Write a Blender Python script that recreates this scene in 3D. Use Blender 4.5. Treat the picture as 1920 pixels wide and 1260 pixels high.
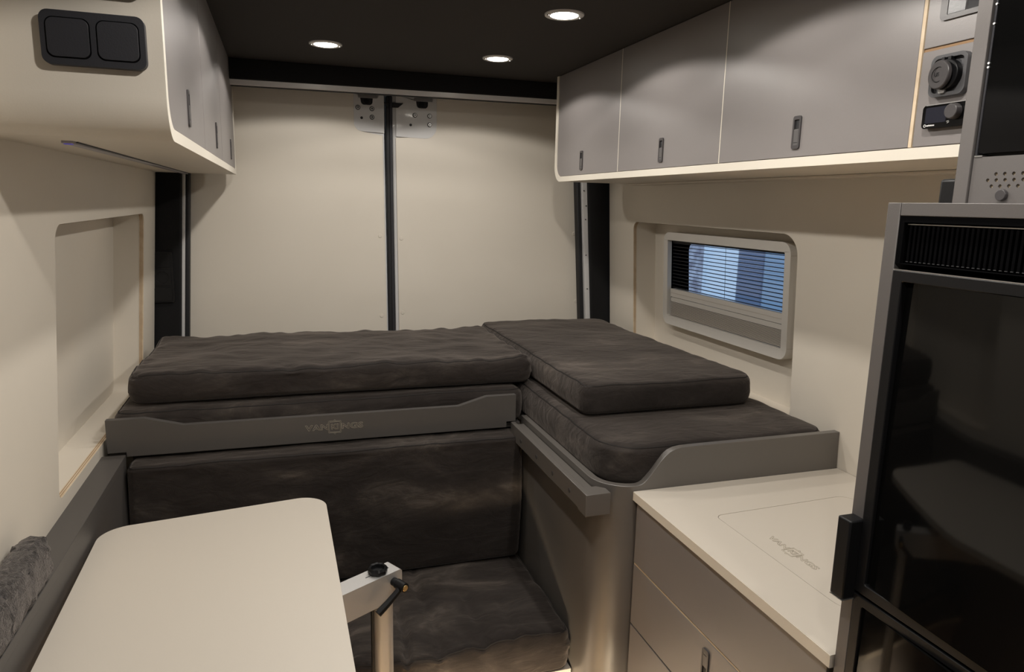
import bpy, bmesh, math, random
from mathutils import Vector, Matrix, noise
from mathutils.geometry import tessellate_polygon
random.seed(7)
for o in list(bpy.data.objects): bpy.data.objects.remove(o)
S = bpy.context.scene; COL = S.collection
# ------------------------------------------------------------ camera, world, exposure
cam = bpy.data.cameras.new('camera'); cam.sensor_width = 36; cam.lens = 1320/1920*36
cam.clip_start = .02; cam.clip_end = 60
co = bpy.data.objects.new('camera', cam); COL.objects.link(co)
yw, pt, rl = [math.radians(a) for a in (18.0, 10.6, 1.27)]
r0 = Vector((math.cos(yw), -math.sin(yw), 0))
fw = Vector((math.sin(yw)*math.cos(pt), math.cos(yw)*math.cos(pt), -math.sin(pt)))
u0 = r0.cross(fw)
r_ = math.cos(rl)*r0 + math.sin(rl)*u0; u_ = -math.sin(rl)*r0 + math.cos(rl)*u0
M = Matrix((r_, u_, -fw)).transposed().to_4x4(); M.translation = Vector((0, 0, 1.5))
co.matrix_world = M; S.camera = co
w = bpy.data.worlds.new('world'); S.world = w; w.use_nodes = True
w.node_tree.nodes['Background'].inputs[0].default_value = (.58, .78, 1.0, 1)
w.node_tree.nodes['Background'].inputs[1].default_value = 1.3
S.view_settings.view_transform = 'Standard'; S.view_settings.look = 'None'
S.view_settings.gamma = 1; S.view_settings.use_curve_mapping = False
S.view_settings.exposure = 0.0
WARM = (1.0, .95, .88)
SPOT_W = 6.3

# ------------------------------------------------------------ helpers
def mat(name, col, rough=.5, metal=0, bump=0, scale=200, col2=None, cscale=8, sheen=0, emit=None, es=0,
        coat=0, spec=.5, stretch=(1, 1, 1), trans=0, clo=.35, chi=.65, detail=4):
    m = bpy.data.materials.new(name); m.use_nodes = True; nt = m.node_tree; b = nt.nodes['Principled BSDF']
    b.inputs['Base Color'].default_value = (*col, 1); b.inputs['Roughness'].default_value = rough
    b.inputs['Metallic'].default_value = metal; b.inputs['Specular IOR Level'].default_value = spec
    if sheen:
        b.inputs['Sheen Weight'].default_value = sheen; b.inputs['Sheen Roughness'].default_value = .45
        b.inputs['Sheen Tint'].default_value = (1, .88, .8, 1)
    if coat: b.inputs['Coat Weight'].default_value = coat; b.inputs['Coat Roughness'].default_value = .05
    if trans: b.inputs['Transmission Weight'].default_value = trans
    if emit: b.inputs['Emission Color'].default_value = (*emit, 1); b.inputs['Emission Strength'].default_value = es
    tc = nt.nodes.new('ShaderNodeTexCoord'); mp = nt.nodes.new('ShaderNodeMapping')
    mp.inputs['Scale'].default_value = stretch; nt.links.new(tc.outputs['Object'], mp.inputs[0])
    if col2:
        n = nt.nodes.new('ShaderNodeTexNoise'); n.inputs['Scale'].default_value = cscale; n.inputs['Detail'].default_value = detail
        n.inputs['Distortion'].default_value = .6
        nt.links.new(mp.outputs[0], n.inputs[0]); r = nt.nodes.new('ShaderNodeValToRGB')
        r.color_ramp.elements[0].position = clo; r.color_ramp.elements[1].position = chi
        r.color_ramp.elements[0].color = (*col, 1); r.color_ramp.elements[1].color = (*col2, 1)
        nt.links.new(n.outputs[0], r.inputs[0]); nt.links.new(r.outputs[0], b.inputs['Base Color'])
    if bump:
        n = nt.nodes.new('ShaderNodeTexNoise'); n.inputs['Scale'].default_value = scale; n.inputs['Detail'].default_value = 3
        nt.links.new(mp.outputs[0], n.inputs[0]); bp = nt.nodes.new('ShaderNodeBump')
        bp.inputs['Strength'].default_value = bump; bp.inputs['Distance'].default_value = .002
        nt.links.new(n.outputs[0], bp.inputs['Height']); nt.links.new(bp.outputs[0], b.inputs['Normal'])
    return m
WHITE = mat('cream_laminate', (.72, .66, .57), .5, bump=.05, scale=500, col2=(.74, .68, .59), cscale=3)
TABLE = mat('table_laminate', (.64, .585, .51), .42, bump=.04, scale=400)
EDGE = mat('cream_edge_band', (.74, .69, .60), .45, bump=.05, scale=300)
GREY = mat('warm_grey_laminate', (.215, .198, .194), .40, bump=.06, scale=600, col2=(.225, .208, .204), cscale=4)
DGREY = mat('anthracite_laminate', (.082, .075, .070), .45, bump=.06, scale=600)
TGREY = mat('taupe_grey_laminate', (.128, .118, .114), .42, bump=.06, scale=600)
MGREY = mat('mid_grey_laminate', (.122, .111, .101), .34, bump=.04, scale=600, spec=.9)
PLY = mat('birch_ply_edge', (.60, .47, .32), .6, col2=(.72, .59, .43), cscale=30, stretch=(1, .2, 1))
PLYD = mat('ply_dark_layer', (.30, .18, .09), .7, bump=.1)
FELT = mat('black_felt', (.009, .0078, .0072), .95, bump=.9, scale=900, col2=(.021, .018, .0165), cscale=260, sheen=.06)
FELTD = mat('deep_black_felt', (.0025, .0025, .003), .95, bump=.9, scale=900, col2=(.007, .0065, .007), cscale=400)
WOOL = mat('charcoal_wool_carpet', (.022, .02, .02), .95, bump=1, scale=500, col2=(.095, .088, .085), cscale=170, sheen=.3, clo=.4, chi=.72)
def suede(name, seed):
    m = mat(name, (.031, .023, .020), .85, bump=.25, scale=700, sheen=.22, spec=.2)
    nt = m.node_tree; b = nt.nodes['Principled BSDF']; L = nt.links
    tc = nt.nodes.new('ShaderNodeTexCoord'); mp = nt.nodes.new('ShaderNodeMapping'); L.new(tc.outputs['Object'], mp.inputs[0])
    mp.inputs['Scale'].default_value = (1, 1.7, 2.2); mp.inputs['Location'].default_value = (seed*3.1, seed, 0)
    n = nt.nodes.new('ShaderNodeTexNoise'); n.inputs['Scale'].default_value = 3.6; n.inputs['Detail'].default_value = 12
    n.inputs['Roughness'].default_value = .66; n.inputs['Distortion'].default_value = .5; L.new(mp.outputs[0], n.inputs[0])
    r = nt.nodes.new('ShaderNodeValToRGB'); L.new(n.outputs[0], r.inputs[0])
    e = r.color_ramp.elements; e[0].position = .38; e[0].color = (.019, .0150, .0135, 1); e[1].position = .70; e[1].color = (.105, .087, .076, 1)
    x = e.new(.52); x.color = (.029, .0238, .0215, 1); x = e.new(.60); x.color = (.047, .039, .034, 1)
    L.new(r.outputs[0], b.inputs['Base Color'])
    # creases in the cloth as relief: warped, stretched noise added to the fine nap
    w1 = nt.nodes.new('ShaderNodeTexNoise'); w1.inputs['Scale'].default_value = 16; w1.inputs['Detail'].default_value = 5; w1.inputs['Distortion'].default_value = 1.8
    mp2 = nt.nodes.new('ShaderNodeMapping'); mp2.inputs['Scale'].default_value = (.55, 1.3, 1.3); mp2.inputs['Rotation'].default_value = (0, 0, .5+seed)
    L.new(tc.outputs['Object'], mp2.inputs[0]); L.new(mp2.outputs[0], w1.inputs[0])
    old = b.inputs['Normal'].links[0].from_node; b2 = nt.nodes.new('ShaderNodeBump'); b2.inputs['Strength'].default_value = .36; b2.inputs['Distance'].default_value = .012
    L.new(w1.outputs[0], b2.inputs['Height']); L.new(b2.outputs[0], old.inputs['Normal'])
    return m
SUEDE = [suede('brown_suede', 0), suede('brown_suede_b', 1), suede('brown_suede_c', 2), suede('brown_suede_d', 3)]
THREAD = mat('dark_thread', (.012, .009, .008), .8, bump=.3)
ALU = mat('brushed_aluminium', (.62, .61, .60), .5, .7, bump=.08, scale=300, stretch=(1, 1, 12))
BLK = mat('black_plastic', (.007, .007, .008), .42, spec=.3, bump=.06, scale=300)
BLKM = mat('matt_black_plastic', (.022, .022, .027), .55, bump=.1, scale=500)
GLOSS = mat('gloss_black_glass', (.003, .003, .003), .05, bump=.012, scale=6, spec=.36)
BLKD = mat('dark_void_plastic', (.0022, .0022, .0027), .8, spec=.04, bump=.05)
HANDLE = mat('dark_grey_handle', (.055, .05, .052), .4, bump=.06, scale=300)
SLIDE = mat('grey_slider', (.10, .095, .095), .42, bump=.06, scale=300)
SOCK = mat('socket_grey', (.085, .085, .09), .33, bump=.05, scale=300)
PAINT = mat('grey_white_body_paint', (.66, .65, .645), .3, coat=.3, bump=.02, scale=30)
PLASTW = mat('white_window_plastic', (.66, .63, .585), .35, bump=.03, scale=300)
PLEAT = mat('pleated_blind_cloth', (.55, .51, .46), .7, bump=.1)
STEEL = mat('zinc_bolt', (.55, .54, .53), .32, .9, bump=.1)
BRASS = mat('brass', (.65, .47, .22), .35, .9, bump=.05)
RUBBER = mat('black_rubber', (.01, .01, .012), .6, bump=.1)
GLASS = mat('clear_window_glass', (.92, .95, 1), .02, trans=1, bump=.0)
WOOD = mat('light_oak_floor', (.46, .34, .22), .5, col2=(.58, .45, .30), cscale=6, stretch=(8, 1, 1), bump=.1)
LAMP = mat('lamp_disc', (1, 1, 1), .5, emit=(1, .93, .82), es=28, bump=.01)
STRIPL = mat('led_strip_cover', (.35, .33, .36), .3, bump=.02)
BLUEL = mat('blue_led', (.05, .04, .3), .4, emit=(.12, .08, .9), es=.22, bump=.01)
LINE = mat('engraved_line', (.27, .24, .19), .7, bump=.05)
LINEC = mat('engraved_line_pale', (.42, .37, .29), .7, bump=.05)
WHITEINK = mat('white_print', (.75, .75, .75), .5, bump=.01)
INK = mat('dark_print', (.05, .045, .04), .5, bump=.01)
OUTW = mat('outside_pale_wall', (.85, .87, .90), .8, bump=.2, scale=20)
OUTB = mat('outside_blue_grey_wall', (.27, .35, .44), .8, bump=.2, scale=20)
OUTD = mat('outside_dark_post', (.13, .16, .24), .8, bump=.2, scale=20)
OUTR = mat('outside_brick', (.30, .26, .30), .8, bump=.2, col2=(.60, .56, .60), cscale=9)
SCRN = mat('dark_screen', (.012, .013, .022), .25, bump=.01)

def link(name, bm, m, parent=None, smooth=True, bevel=0, seg=2, label=None):
    bmesh.ops.remove_doubles(bm, verts=bm.verts, dist=1e-6)
    bmesh.ops.recalc_face_normals(bm, faces=bm.faces)
    me = bpy.data.meshes.new(name); bm.to_mesh(me); bm.free(); me.materials.append(m)
    o = bpy.data.objects.new(name, me); COL.objects.link(o)
    if parent: o.parent = parent; o.location = -parent_world(parent)
    if bevel:
        b = o.modifiers.new('bevel', 'BEVEL'); b.width = bevel; b.segments = seg; b.limit_method = 'ANGLE'; b.angle_limit = math.radians(40)
        b.harden_normals = False
    if smooth:
        for p in me.polygons: p.use_smooth = True
        me.set_sharp_from_angle(angle=math.radians(32))
    if label: o['label'] = label
    return o
def parent_world(p):
    v = Vector((0, 0, 0))
    while p: v += p.location; p = p.parent
    return v
def thing(name, label, cat, loc=(0, 0, 0), group=None):
    o = bpy.data.objects.new(name, None); COL.objects.link(o); o.location = loc; o.empty_display_size = .05
    o['label'] = label; o['category'] = cat
    if group: o['group'] = group
    return o
def tag(o, label, cat, group=None):
    o['label'] = label; o['category'] = cat
    if group: o['group'] = group
    return o
def struct(o): o['kind'] = 'structure'; return o
def box(x0, x1, y0, y1, z0, z1, bm=None):
    bm = bm or bmesh.new()
    v = [bm.verts.new((x, y, z)) for x in (x0, x1) for y in (y0, y1) for z in (z0, z1)]
    for f in ((0, 1, 3, 2), (4, 6, 7, 5), (0, 4, 5, 1), (2, 3, 7, 6), (0, 2, 6, 4), (1, 5, 7, 3)): bm.faces.new([v[i] for i in f])
    return bm
def rpoly(pts, rad, n=8):
    out = []; N = len(pts); rad = rad if isinstance(rad, (list, tuple)) else [rad]*N
    for i in range(N):
        p, a, b = Vector(pts[i]), Vector(pts[i-1]), Vector(pts[(i+1) % N]); r = rad[i]
        if r <= 0: out.append(tuple(p)); continue
        da, db = (a-p).normalized(), (b-p).normalized(); ang = da.angle(db)/2
        t = min(r/math.tan(ang), (a-p).length*.499, (b-p).length*.499); r = t*math.tan(ang)
        c = p + (da+db).normalized()*(r/math.sin(ang)); s, e = p+da*t-c, p+db*t-c
        sa = math.atan2(s.y, s.x); d = math.atan2(e.y, e.x)-sa
        while d > math.pi: d -= 2*math.pi
        while d < -math.pi: d += 2*math.pi
        for k in range(n+1): out.append((c.x+r*math.cos(sa+d*k/n), c.y+r*math.sin(sa+d*k/n)))
    return out
def rrect(u0, u1, v0, v1, r, n=6): return rpoly([(u0, v0), (u1, v0), (u1, v1), (u0, v1)], r, n)
def circ(u, v, r, n=24): return [(u+r*math.cos(2*math.pi*k/n), v+r*math.sin(2*math.pi*k/n)) for k in range(n)]
def plate(loops, mp, d, bm=None):
    """outline (with holes) extruded from w=0 to w=d through the map mp(u,v,w)"""
    bm = bm or bmesh.new(); flat = [p for l in loops for p in l]
    tris = tessellate_polygon([[Vector((p[0], p[1], 0)) for p in l] for l in loops])
    F = [bm.verts.new(mp(p[0], p[1], 0)) for p in flat]; B = [bm.verts.new(mp(p[0], p[1], d)) for p in flat]
    for t in tris:
        if len(set(t)) < 3: continue
        try: bm.faces.new([F[i] for i in t]); bm.faces.new([B[i] for i in reversed(t)])
        except ValueError: pass
    k = 0
    for l in loops:
        n = len(l)
        for i in range(n):
            a, b = k+i, k+(i+1) % n
            try: bm.faces.new((F[a], F[b], B[b], B[a]))
            except ValueError: pass
        k += n
    return bm
XZ = lambda y: (lambda u, v, w: (u, y+w, v))            # face looking to -Y, depth +Y
YZ = lambda x, s=1: (lambda u, v, w: (x+s*w, u, v))     # plane across the van
XY = lambda z, s=-1: (lambda u, v, w: (u, v, z+s*w))
def cyl(p0, p1, r0, r1=None, n=24, bm=None):
    bm = bm or bmesh.new(); r1 = r0 if r1 is None else r1; p0, p1 = Vector(p0), Vector(p1)
    ax = (p1-p0).normalized(); t = Vector((0, 0, 1)) if abs(ax.z) < .9 else Vector((1, 0, 0)); a = ax.cross(t).normalized(); b = ax.cross(a)
    A = [bm.verts.new(p0+r0*(math.cos(2*math.pi*k/n)*a+math.sin(2*math.pi*k/n)*b)) for k in range(n)]
    B = [bm.verts.new(p1+r1*(math.cos(2*math.pi*k/n)*a+math.sin(2*math.pi*k/n)*b)) for k in range(n)]
    bm.faces.new(A); bm.faces.new(list(reversed(B)))
    for k in range(n): bm.faces.new((A[k], B[k], B[(k+1) % n], A[(k+1) % n]))
    return bm
def tube(pts, r, n=6, closed=False, bm=None):
    bm = bm or bmesh.new(); pts = [Vector(p) for p in pts]; rings = []; N = len(pts)
    for i, p in enumerate(pts):
        a = pts[i-1] if (i or closed) else p; b = pts[(i+1) % N] if (i < N-1 or closed) else p
        d = (b-a).normalized(); t = Vector((0, 0, 1)) if abs(d.z) < .9 else Vector((1, 0, 0))
        x = d.cross(t).normalized(); y = d.cross(x)
        rings.append([bm.verts.new(p+r*(math.cos(2*math.pi*k/n)*x+math.sin(2*math.pi*k/n)*y)) for k in range(n)])
    for i in range(N if closed else N-1):
        A, B = rings[i], rings[(i+1) % N]
        for k in range(n): bm.faces.new((A[k], B[k], B[(k+1) % n], A[(k+1) % n]))
    if not closed: bm.faces.new(rings[0]); bm.faces.new(list(reversed(rings[-1])))
    return bm
def text(name, s, size, mtx, m, parent, outline=0, bold=0, sx=1):
    c = bpy.data.curves.new(name, 'FONT'); c.body = s; c.size = size; c.align_x = 'CENTER'; c.align_y = 'CENTER'; c.offset = bold
    c.resolution_u = 3; c.space_character = 1.05
    if outline: c.fill_mode = 'NONE'; c.bevel_depth = outline; c.bevel_resolution = 0
    else: c.extrude = .0002
    t = bpy.data.objects.new(name, c); COL.objects.link(t)
    dg = bpy.context.evaluated_depsgraph_get(); me = bpy.data.meshes.new_from_object(t.evaluated_get(dg)); bpy.data.objects.remove(t)
    me.transform(mtx @ Matrix.Diagonal((sx, 1, 1, 1))); bm = bmesh.new(); bm.from_mesh(me)
    me.materials.clear()
    return bm

# ------------------------------------------------------------ shell of the van
XL = lambda z: -.45 + .07*(z-.87)
XR = lambda z: 1.305 - .055*(z-.87)
CEIL = 1.95
o = struct(link('floor', box(-.6, 1.5, -1.3, 2.8, -.03, 0), WOOD))
o = struct(link('ceiling', box(-.56, 1.42, -1.3, 2.62, CEIL, CEIL+.04), FELT, bevel=.002))
# roof outer skin keeps daylight out
struct(link('trim_1', box(-.66, 1.56, -1.36, 2.86, CEIL+.045, CEIL+.06), PAINT, label='painted roof skin above the felt ceiling'))
LW = lambda u, v, w: (XL(v)-w, u, v); RW = lambda u, v, w: (XR(v)+w, u, v)
lo = [(-1.3, 0), (2.66, 0), (2.66, CEIL), (-1.3, CEIL)]
lhole = rpoly([(1.54, .893), (2.455, .885), (2.455, 1.447), (1.54, 1.443)], [.022, .03, .03, .035])
wl = struct(link('wall_left', plate([lo, lhole], LW, .012), WHITE))
rhole = rpoly([(1.53, .93), (2.45, .93), (2.45, 1.445), (1.53, 1.438)], [.03, .03, .03, .06])
wr = struct(link('wall_right', plate([lo, rhole], RW, .012), WHITE))
def recess(wall, hole, W, d, grow=.0):
    # jambs and back panel of the window recess behind the ply wall panel
    u0 = min(p[0] for p in hole)-grow; u1 = max(p[0] for p in hole)+grow; v0 = min(p[1] for p in hole)-grow; v1 = max(p[1] for p in hole)+grow
    bm = bmesh.new(); n = len(hole)
    A = [bm.verts.new(W(p[0], p[1], .012)) for p in hole]; B = [bm.verts.new(W(p[0], p[1], d)) for p in hole]
    for i in range(n): bm.faces.new((A[i], A[(i+1) % n], B[(i+1) % n], B[i]))
    link('recess_jamb', bm, WHITE, wall)
    # ply edge: thin layered strip along the cut (proud of the inner side by a hair)
    cx, cy = (u0+u1)/2, (v0+v1)/2
    def inset(e): return [(cx+(p[0]-cx)*(1-e/((u1-u0)/2)), cy+(p[1]-cy)*(1-e/((v1-v0)/2))) for p in hole]
    inn = inset(.0008)
    for (w0, w1, m) in ((.0006, .0042, PLY), (.0042, .0058, PLYD), (.0058, .0088, PLY), (.0088, .0104, PLYD), (.0104, .0125, PLY)):
        bm = bmesh.new()
        A = [bm.verts.new(W(p[0], p[1], w0)) for p in inn]; B = [bm.verts.new(W(p[0], p[1], w1)) for p in inn]
        for i in range(n): bm.faces.new((A[i], A[(i+1) % n], B[(i+1) % n], B[i]))
        link('ply_layer', bm, m, wall)
recess(wl, lhole, LW, .085)
link('recess_back', plate([[(1.50, .85), (2.5, .85), (2.5, 1.48), (1.50, 1.48)]], lambda u, v, w: LW(u, v, .085+w), .01), WHITE, wl)
recess(wr, rhole, RW, .095)
WY0, WY1, WZ0, WZ1 = 1.63, 2.335, 1.09, 1.40     # opening cut for the window glass
link('recess_back', plate([[(1.50, .9), (2.48, .9), (2.48, 1.48), (1.50, 1.48)], rrect(WY0, WY1, WZ0, WZ1, .02)],
     lambda u, v, w: RW(u, v, .095+w), .03), WHITE, wr)
struct(link('wall_front', box(-.56, 1.42, -1.33, -1.3, 0, CEIL), GREY))
# outer body skin beside the walls
struct(link('trim_2', box(-.66, -.64, -1.36, 2.86, -.03, CEIL+.05), PAINT, label='painted outer body side, left'))
bm = plate([[(-1.36, -.03), (2.86, -.03), (2.86, CEIL+.05), (-1.36, CEIL+.05)], rrect(1.56, 2.62, 1.03, 1.45, .05)], YZ(1.50), .02)
struct(link('trim_3', bm, PAINT, label='painted outer body side with the window opening, right'))
f_ = lambda z: .3805+(.3745-.3805)*(z-1.02)/.57
struct(link('trim_8', plate([[(-.66, -.03), (f_(0)+.0006, -.03), (f_(1.99)+.0006, 1.99), (-.66, 1.99)]], XZ(2.79), .01), PAINT, label='outer skin of the left rear door'))
struct(link('trim_9', plate([[(f_(0)+.0046, -.03), (1.56, -.03), (1.56, 1.99), (f_(1.99)+.0046, 1.99)]], XZ(2.79), .01), PAINT, label='outer skin of the right rear door'))
dl = struct(link('added_felt_panel', plate([[(-1.3, .3), (1.02, .3), (1.02, CEIL), (-1.3, CEIL)]], lambda u, v, w: (XL(v)+.002+w, u, v), .012), FELT, bevel=.004))  # added unseen felt panel on the left wall, darkens the fridge door reflection
# header over the doors
h = struct(link('trim_4', plate([[(-.52, 1.882), (1.38, 1.895), (1.38, CEIL), (-.52, CEIL)]], XZ(2.585), .12), FELTD, bevel=.004))
link('metal_lip', plate([[(-.52, 1.866), (1.38, 1.879), (1.38, 1.8815+.0125), (-.52, 1.8815)]], XZ(2.592), .022), PAINT, h, label='pale painted metal lip under the black header')
link('upper_seal', plate([[(-.52, 1.868), (1.38, 1.880), (1.38, 1.897), (-.52, 1.886)]], XZ(2.64), .02), RUBBER, h)
# pillars
def taper(xb0, xb1, xt0, xt1, z0, z1, y0, y1):   # x at z=1.02 (b) and z=1.59 (t), extrapolated
    f = lambda b, t, z: b+(t-b)*(z-1.02)/.57
    return plate([[(f(xb0, xt0, z0), z0), (f(xb1, xt1, z0), z0), (f(xb1, xt1, z1), z1), (f(xb0, xt0, z1), z1)]], XZ(y0), y1-y0)
pl = struct(link('trim_5', taper(-.50, -.357, -.46, -.322, .3, 1.885, 2.67, 2.72), FELTD, bevel=.006))
link('painted_edge', taper(-.3565, -.347, -.3215, -.312, .3, 1.87, 2.69, 2.74), PAINT, pl, bevel=.001, label='thin pale painted metal edge beside the felt')
link('door_seal', taper(-.346, -.333, -.311, -.299, .3, 1.87, 2.70, 2.738), RUBBER, pl, bevel=.004, label='black rubber door seal')
prr = struct(link('trim_6', taper(1.218, 1.37, 1.178, 1.33, .3, 1.885, 2.67, 2.72), FELTD, bevel=.006))
link('painted_edge', taper(1.197, 1.2175, 1.157, 1.1775, .3, 1.87, 2.685, 2.74), PAINT, prr, bevel=.001, label='pale painted metal edge with small holes')
bm = bmesh.new()
for z, dx in ((1.56, .006), (1.50, .014), (1.475-.03, .010), (1.30, .008), (1.16, .010)):
    xx = 1.197+(1.157-1.197)*(z-1.02)/.57+dx; cyl((xx, 2.683, z), (xx, 2.686, z), .0025, n=10, bm=bm)
link('rivet_hole', bm, RUBBER, prr)
link('door_seal', taper(1.179, 1.196, 1.139, 1.156, .3, 1.87, 2.70, 2.738), RUBBER, prr, bevel=.004, label='black rubber door seal')
# rear doors
def xf(b, t, z): return b+(t-b)*(z-1.02)/.57
YD = 2.75
def rear_door(name, l, r, cap, lab):
    z0, z1 = .3, 1.93
    f = [(xf(l[0], l[1], z0), z0), (xf(r[0], r[1], z0), z0), (xf(r[0], r[1], z1), z1), (xf(l[0], l[1], z1), z1)]
    d = struct(link(name, plate([f], XZ(YD+.006), .014), PAINT, bevel=.002))
    return d
d1 = rear_door('door_1', (-.35, -.31), (.3805, .3745), None, '')
d2 = rear_door('door_2', (.4105, .4045), (1.20, 1.16), None, '')
# cream panels on the doors, notched round the hinge brackets
f = lambda b, t, z: xf(b, t, z)
p = [(f(-.348, -.308, .3), .3), (f(.3745, .3675, .3), .3)] + \
    rpoly([(.3665, 1.7415), (.3665, 1.742), (.262, 1.758), (.262, 1.925), (f(-.348, -.308, 1.925), 1.925)], [0, 0, .035, 0, 0])
p1 = link('door_panel', plate([p], XZ(YD), .005), WHITE, d1, bevel=.001)
p = [(f(.4225, .4165, .3), .3), (f(1.198, 1.158, .3), .3), (f(1.198, 1.158, 1.925), 1.925)] + \
    rpoly([(.572, 1.925), (.572, 1.745), (.4155, 1.737), (.4155, 1.73)], [0, .045, 0, 0])
p2 = link('door_panel', plate([p], XZ(YD), .005), WHITE, d2, bevel=.001)
for (x, z, d) in ((-.327, 1.425, d1), (-.338, 1.095, d1), (.352, 1.37, d1), (.355, 1.06, d1), (-.31, 1.75, d1),
                  (.434, 1.36, d2), (.437, 1.07, d2), (1.155, 1.385, d2), (1.175, 1.10, d2)):
    link('screw_cap', cyl((x, YD-.0018, z), (x, YD, z), .0068, .0075, 20), WHITE, d, bevel=.0006)
# white hinge/lock brackets
def bracket(d, xa, xb, ztop, zb, slotx, bolts, hole, side):
    bp = link('lock_bracket', plate([rpoly([(xa, zb), (xb, zb-.004), (xb, ztop), (xa, ztop)], [.03 if side < 0 else 0, .045 if side > 0 else 0, 0, 0]),
        rpoly([(slotx-.022, ztop-.022), (slotx-.018, ztop-.046), (slotx+.022, ztop-.046), (slotx+.024, ztop-.022)], [.001, .012, .012, .001])],
        XZ(YD-.001), .004), PAINT, d, bevel=.0008, label='grey-white painted metal lock bracket')
    link('slot', plate([[(slotx-.026, ztop-.05), (slotx+.027, ztop-.05), (slotx+.027, ztop-.015), (slotx-.026, ztop-.015)]], XZ(YD+.001), .003), RUBBER, bp)
    link('latch_claw', plate([rpoly([(slotx-.03, ztop-.022), (slotx+.04, ztop-.022), (slotx+.04, ztop-.008), (slotx-.03, ztop-.008)], .003)], XZ(YD-.007), .006), STEEL, bp, bevel=.001)
    bm = cyl((slotx, YD-.004, ztop-.034), (slotx, YD+.002, ztop-.034), .010, n=16)
    link('latch_bolt', bm, BLK, bp, bevel=.001)
    for (x, z) in bolts:
        link('washer', cyl((x, YD-.0032, z), (x, YD-.001, z), .0088, n=24), SOCK, bp, bevel=.0004)
        link('bolt', cyl((x, YD-.0070, z), (x, YD-.0032, z), .0062, n=20), STEEL, bp, bevel=.0008)
        link('bolt_socket', cyl((x, YD-.0074, z), (x, YD-.0069, z), .0028, n=6), RUBBER, bp)
    link('drain_hole', cyl((hole[0], YD-.0016, hole[1]), (hole[0], YD-.0008, hole[1]), .005, n=16), RUBBER, bp)
bracket(d1, .262, .373, 1.895, 1.755, .308, ((.277, 1.838), (.328, 1.836), (.328, 1.806)), (.290, 1.802), -1)
bracket(d2, .4165, .572, 1.895, 1.741, .515, ((.488, 1.822), (.544, 1.822), (.544, 1.790)), (.472, 1.786), 1)
sl = struct(link('trim_7', plate([[(.3845, .3), (.409, .3), (.403, 1.885), (.3785, 1.885)]], XZ(YD-.004), .02), RUBBER, bevel=.005))
link('seal_lip', plate([[(.3975, .3), (.4085, .3), (.4025, 1.885), (.3915, 1.885)]], XZ(YD-.010), .008), BLKM, sl, bevel=.003)
link('rubber_cap', plate([[(.372, 1.862), (.445, 1.862), (.425, 1.845), (.385, 1.845)]], XZ(YD-.006), .006), RUBBER, sl, bevel=.002)
# double socket plate on the left pillar
sp = thing('power_socket', 'black triple switch and socket plate on the black left pillar', 'socket', (-.398, 2.662, 1.225))
link('cover_plate', plate([rrect(-.436, -.366, 1.14, 1.315, .008)], XZ(2.662), .009), BLK, sp, bevel=.002)
link('rocker', plate([rrect(-.428, -.374, 1.262, 1.308, .005)], XZ(2.659), .004), BLK, sp, bevel=.0015)
link('rocker', plate([rrect(-.428, -.374, 1.146, 1.192, .005)], XZ(2.658), .005), BLK, sp, bevel=.0015)
link('outlet', plate([rrect(-.428, -.374, 1.2, 1.254, .005), circ(-.401, 1.227, .02, 24)], XZ(2.659), .004), BLK, sp, bevel=.001)

# ------------------------------------------------------------ window in the right wall
FX = lambda v: 1.343 - .055*(v-1.24)
WF = lambda off: (lambda u, v, w: (FX(v)+off+w, u, v))
wn = struct(link('window_1', plate([rrect(1.625, 2.318, 1.075, 1.413, .035), rrect(1.650, 2.289, 1.108, 1.384, .004)], WF(-.003), .018), PLASTW, bevel=.0075, seg=4))
link('frame_side', plate([rrect(1.6252, 2.3178, 1.0752, 1.4128, .035), rrect(1.6445, 2.298, 1.100, 1.392, .02)], WF(.013), .044), PLASTW, wn)
link('inner_liner', plate([rrect(1.6447, 2.2978, 1.1002, 1.3918, .004), rrect(1.6500, 2.2925, 1.108, 1.387, .004)], WF(.0145), .041), BLKD, wn)
for (u, s) in ((1.625, 1), (2.318, -1)):
    for v in (1.112, 1.376):
        link('corner_joint', plate([[(min(u-s*.0006, u+s*.024), v-.0008), (max(u-s*.0006, u+s*.024), v-.0008), (max(u-s*.0006, u+s*.024), v+.0008), (min(u-s*.0006, u+s*.024), v+.0008)]], WF(.0), .05), PLEAT, wn)
link('bottom_bar', plate([rrect(1.652, 2.283, 1.178, 1.208, .003)], WF(.008), .02), PLASTW, wn, bevel=.004, seg=3)
link('groove', plate([rrect(1.656, 2.279, 1.1915, 1.194, .001)], WF(.0072), .002), PLEAT, wn)
link('pull_rail', plate([rrect(1.652, 2.283, 1.160, 1.176, .003)], WF(.011), .02), PLASTW, wn, bevel=.003)
bm = bmesh.new()
for k in range(13):
    z = 1.1105+k*.0038
    plate([[(1.651, z), (2.287, z), (2.287, z+.0021), (1.651, z+.0021)]], WF(.010), .003, bm)
pb = link('pleated_blind', bm, PLEAT, wn, smooth=False); pb['kind'] = 'stuff'
link('blind_backing', plate([[(1.651, 1.109), (2.284, 1.109), (2.284, 1.160), (1.651, 1.160)]], WF(.0145), .004), BLKD, wn)
sm = bmesh.new(); plate([[(1.652, -.0010), (2.287, -.0010), (2.287, .0010), (1.652, .0010)]], lambda u, v, w: (w, u, v), .006, sm)
slat0 = link('slat', sm, RUBBER, wn, smooth=False)
for k in range(14):
    z = 1.2125+k*.0124
    s = slat0 if k == 0 else slat0.copy()
    if k: COL.objects.link(s)
    s.location = (FX(z)+.018, 0, z)
link('blind_cord', tube([(FX(1.21)+.020, 1.962, 1.208), (FX(1.38)+.020, 1.962, 1.384)], .0006), RUBBER, wn)
link('blind_cord', tube([(FX(1.21)+.020, 1.674, 1.208), (FX(1.38)+.020, 1.674, 1.384)], .0006), RUBBER, wn)
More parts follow.
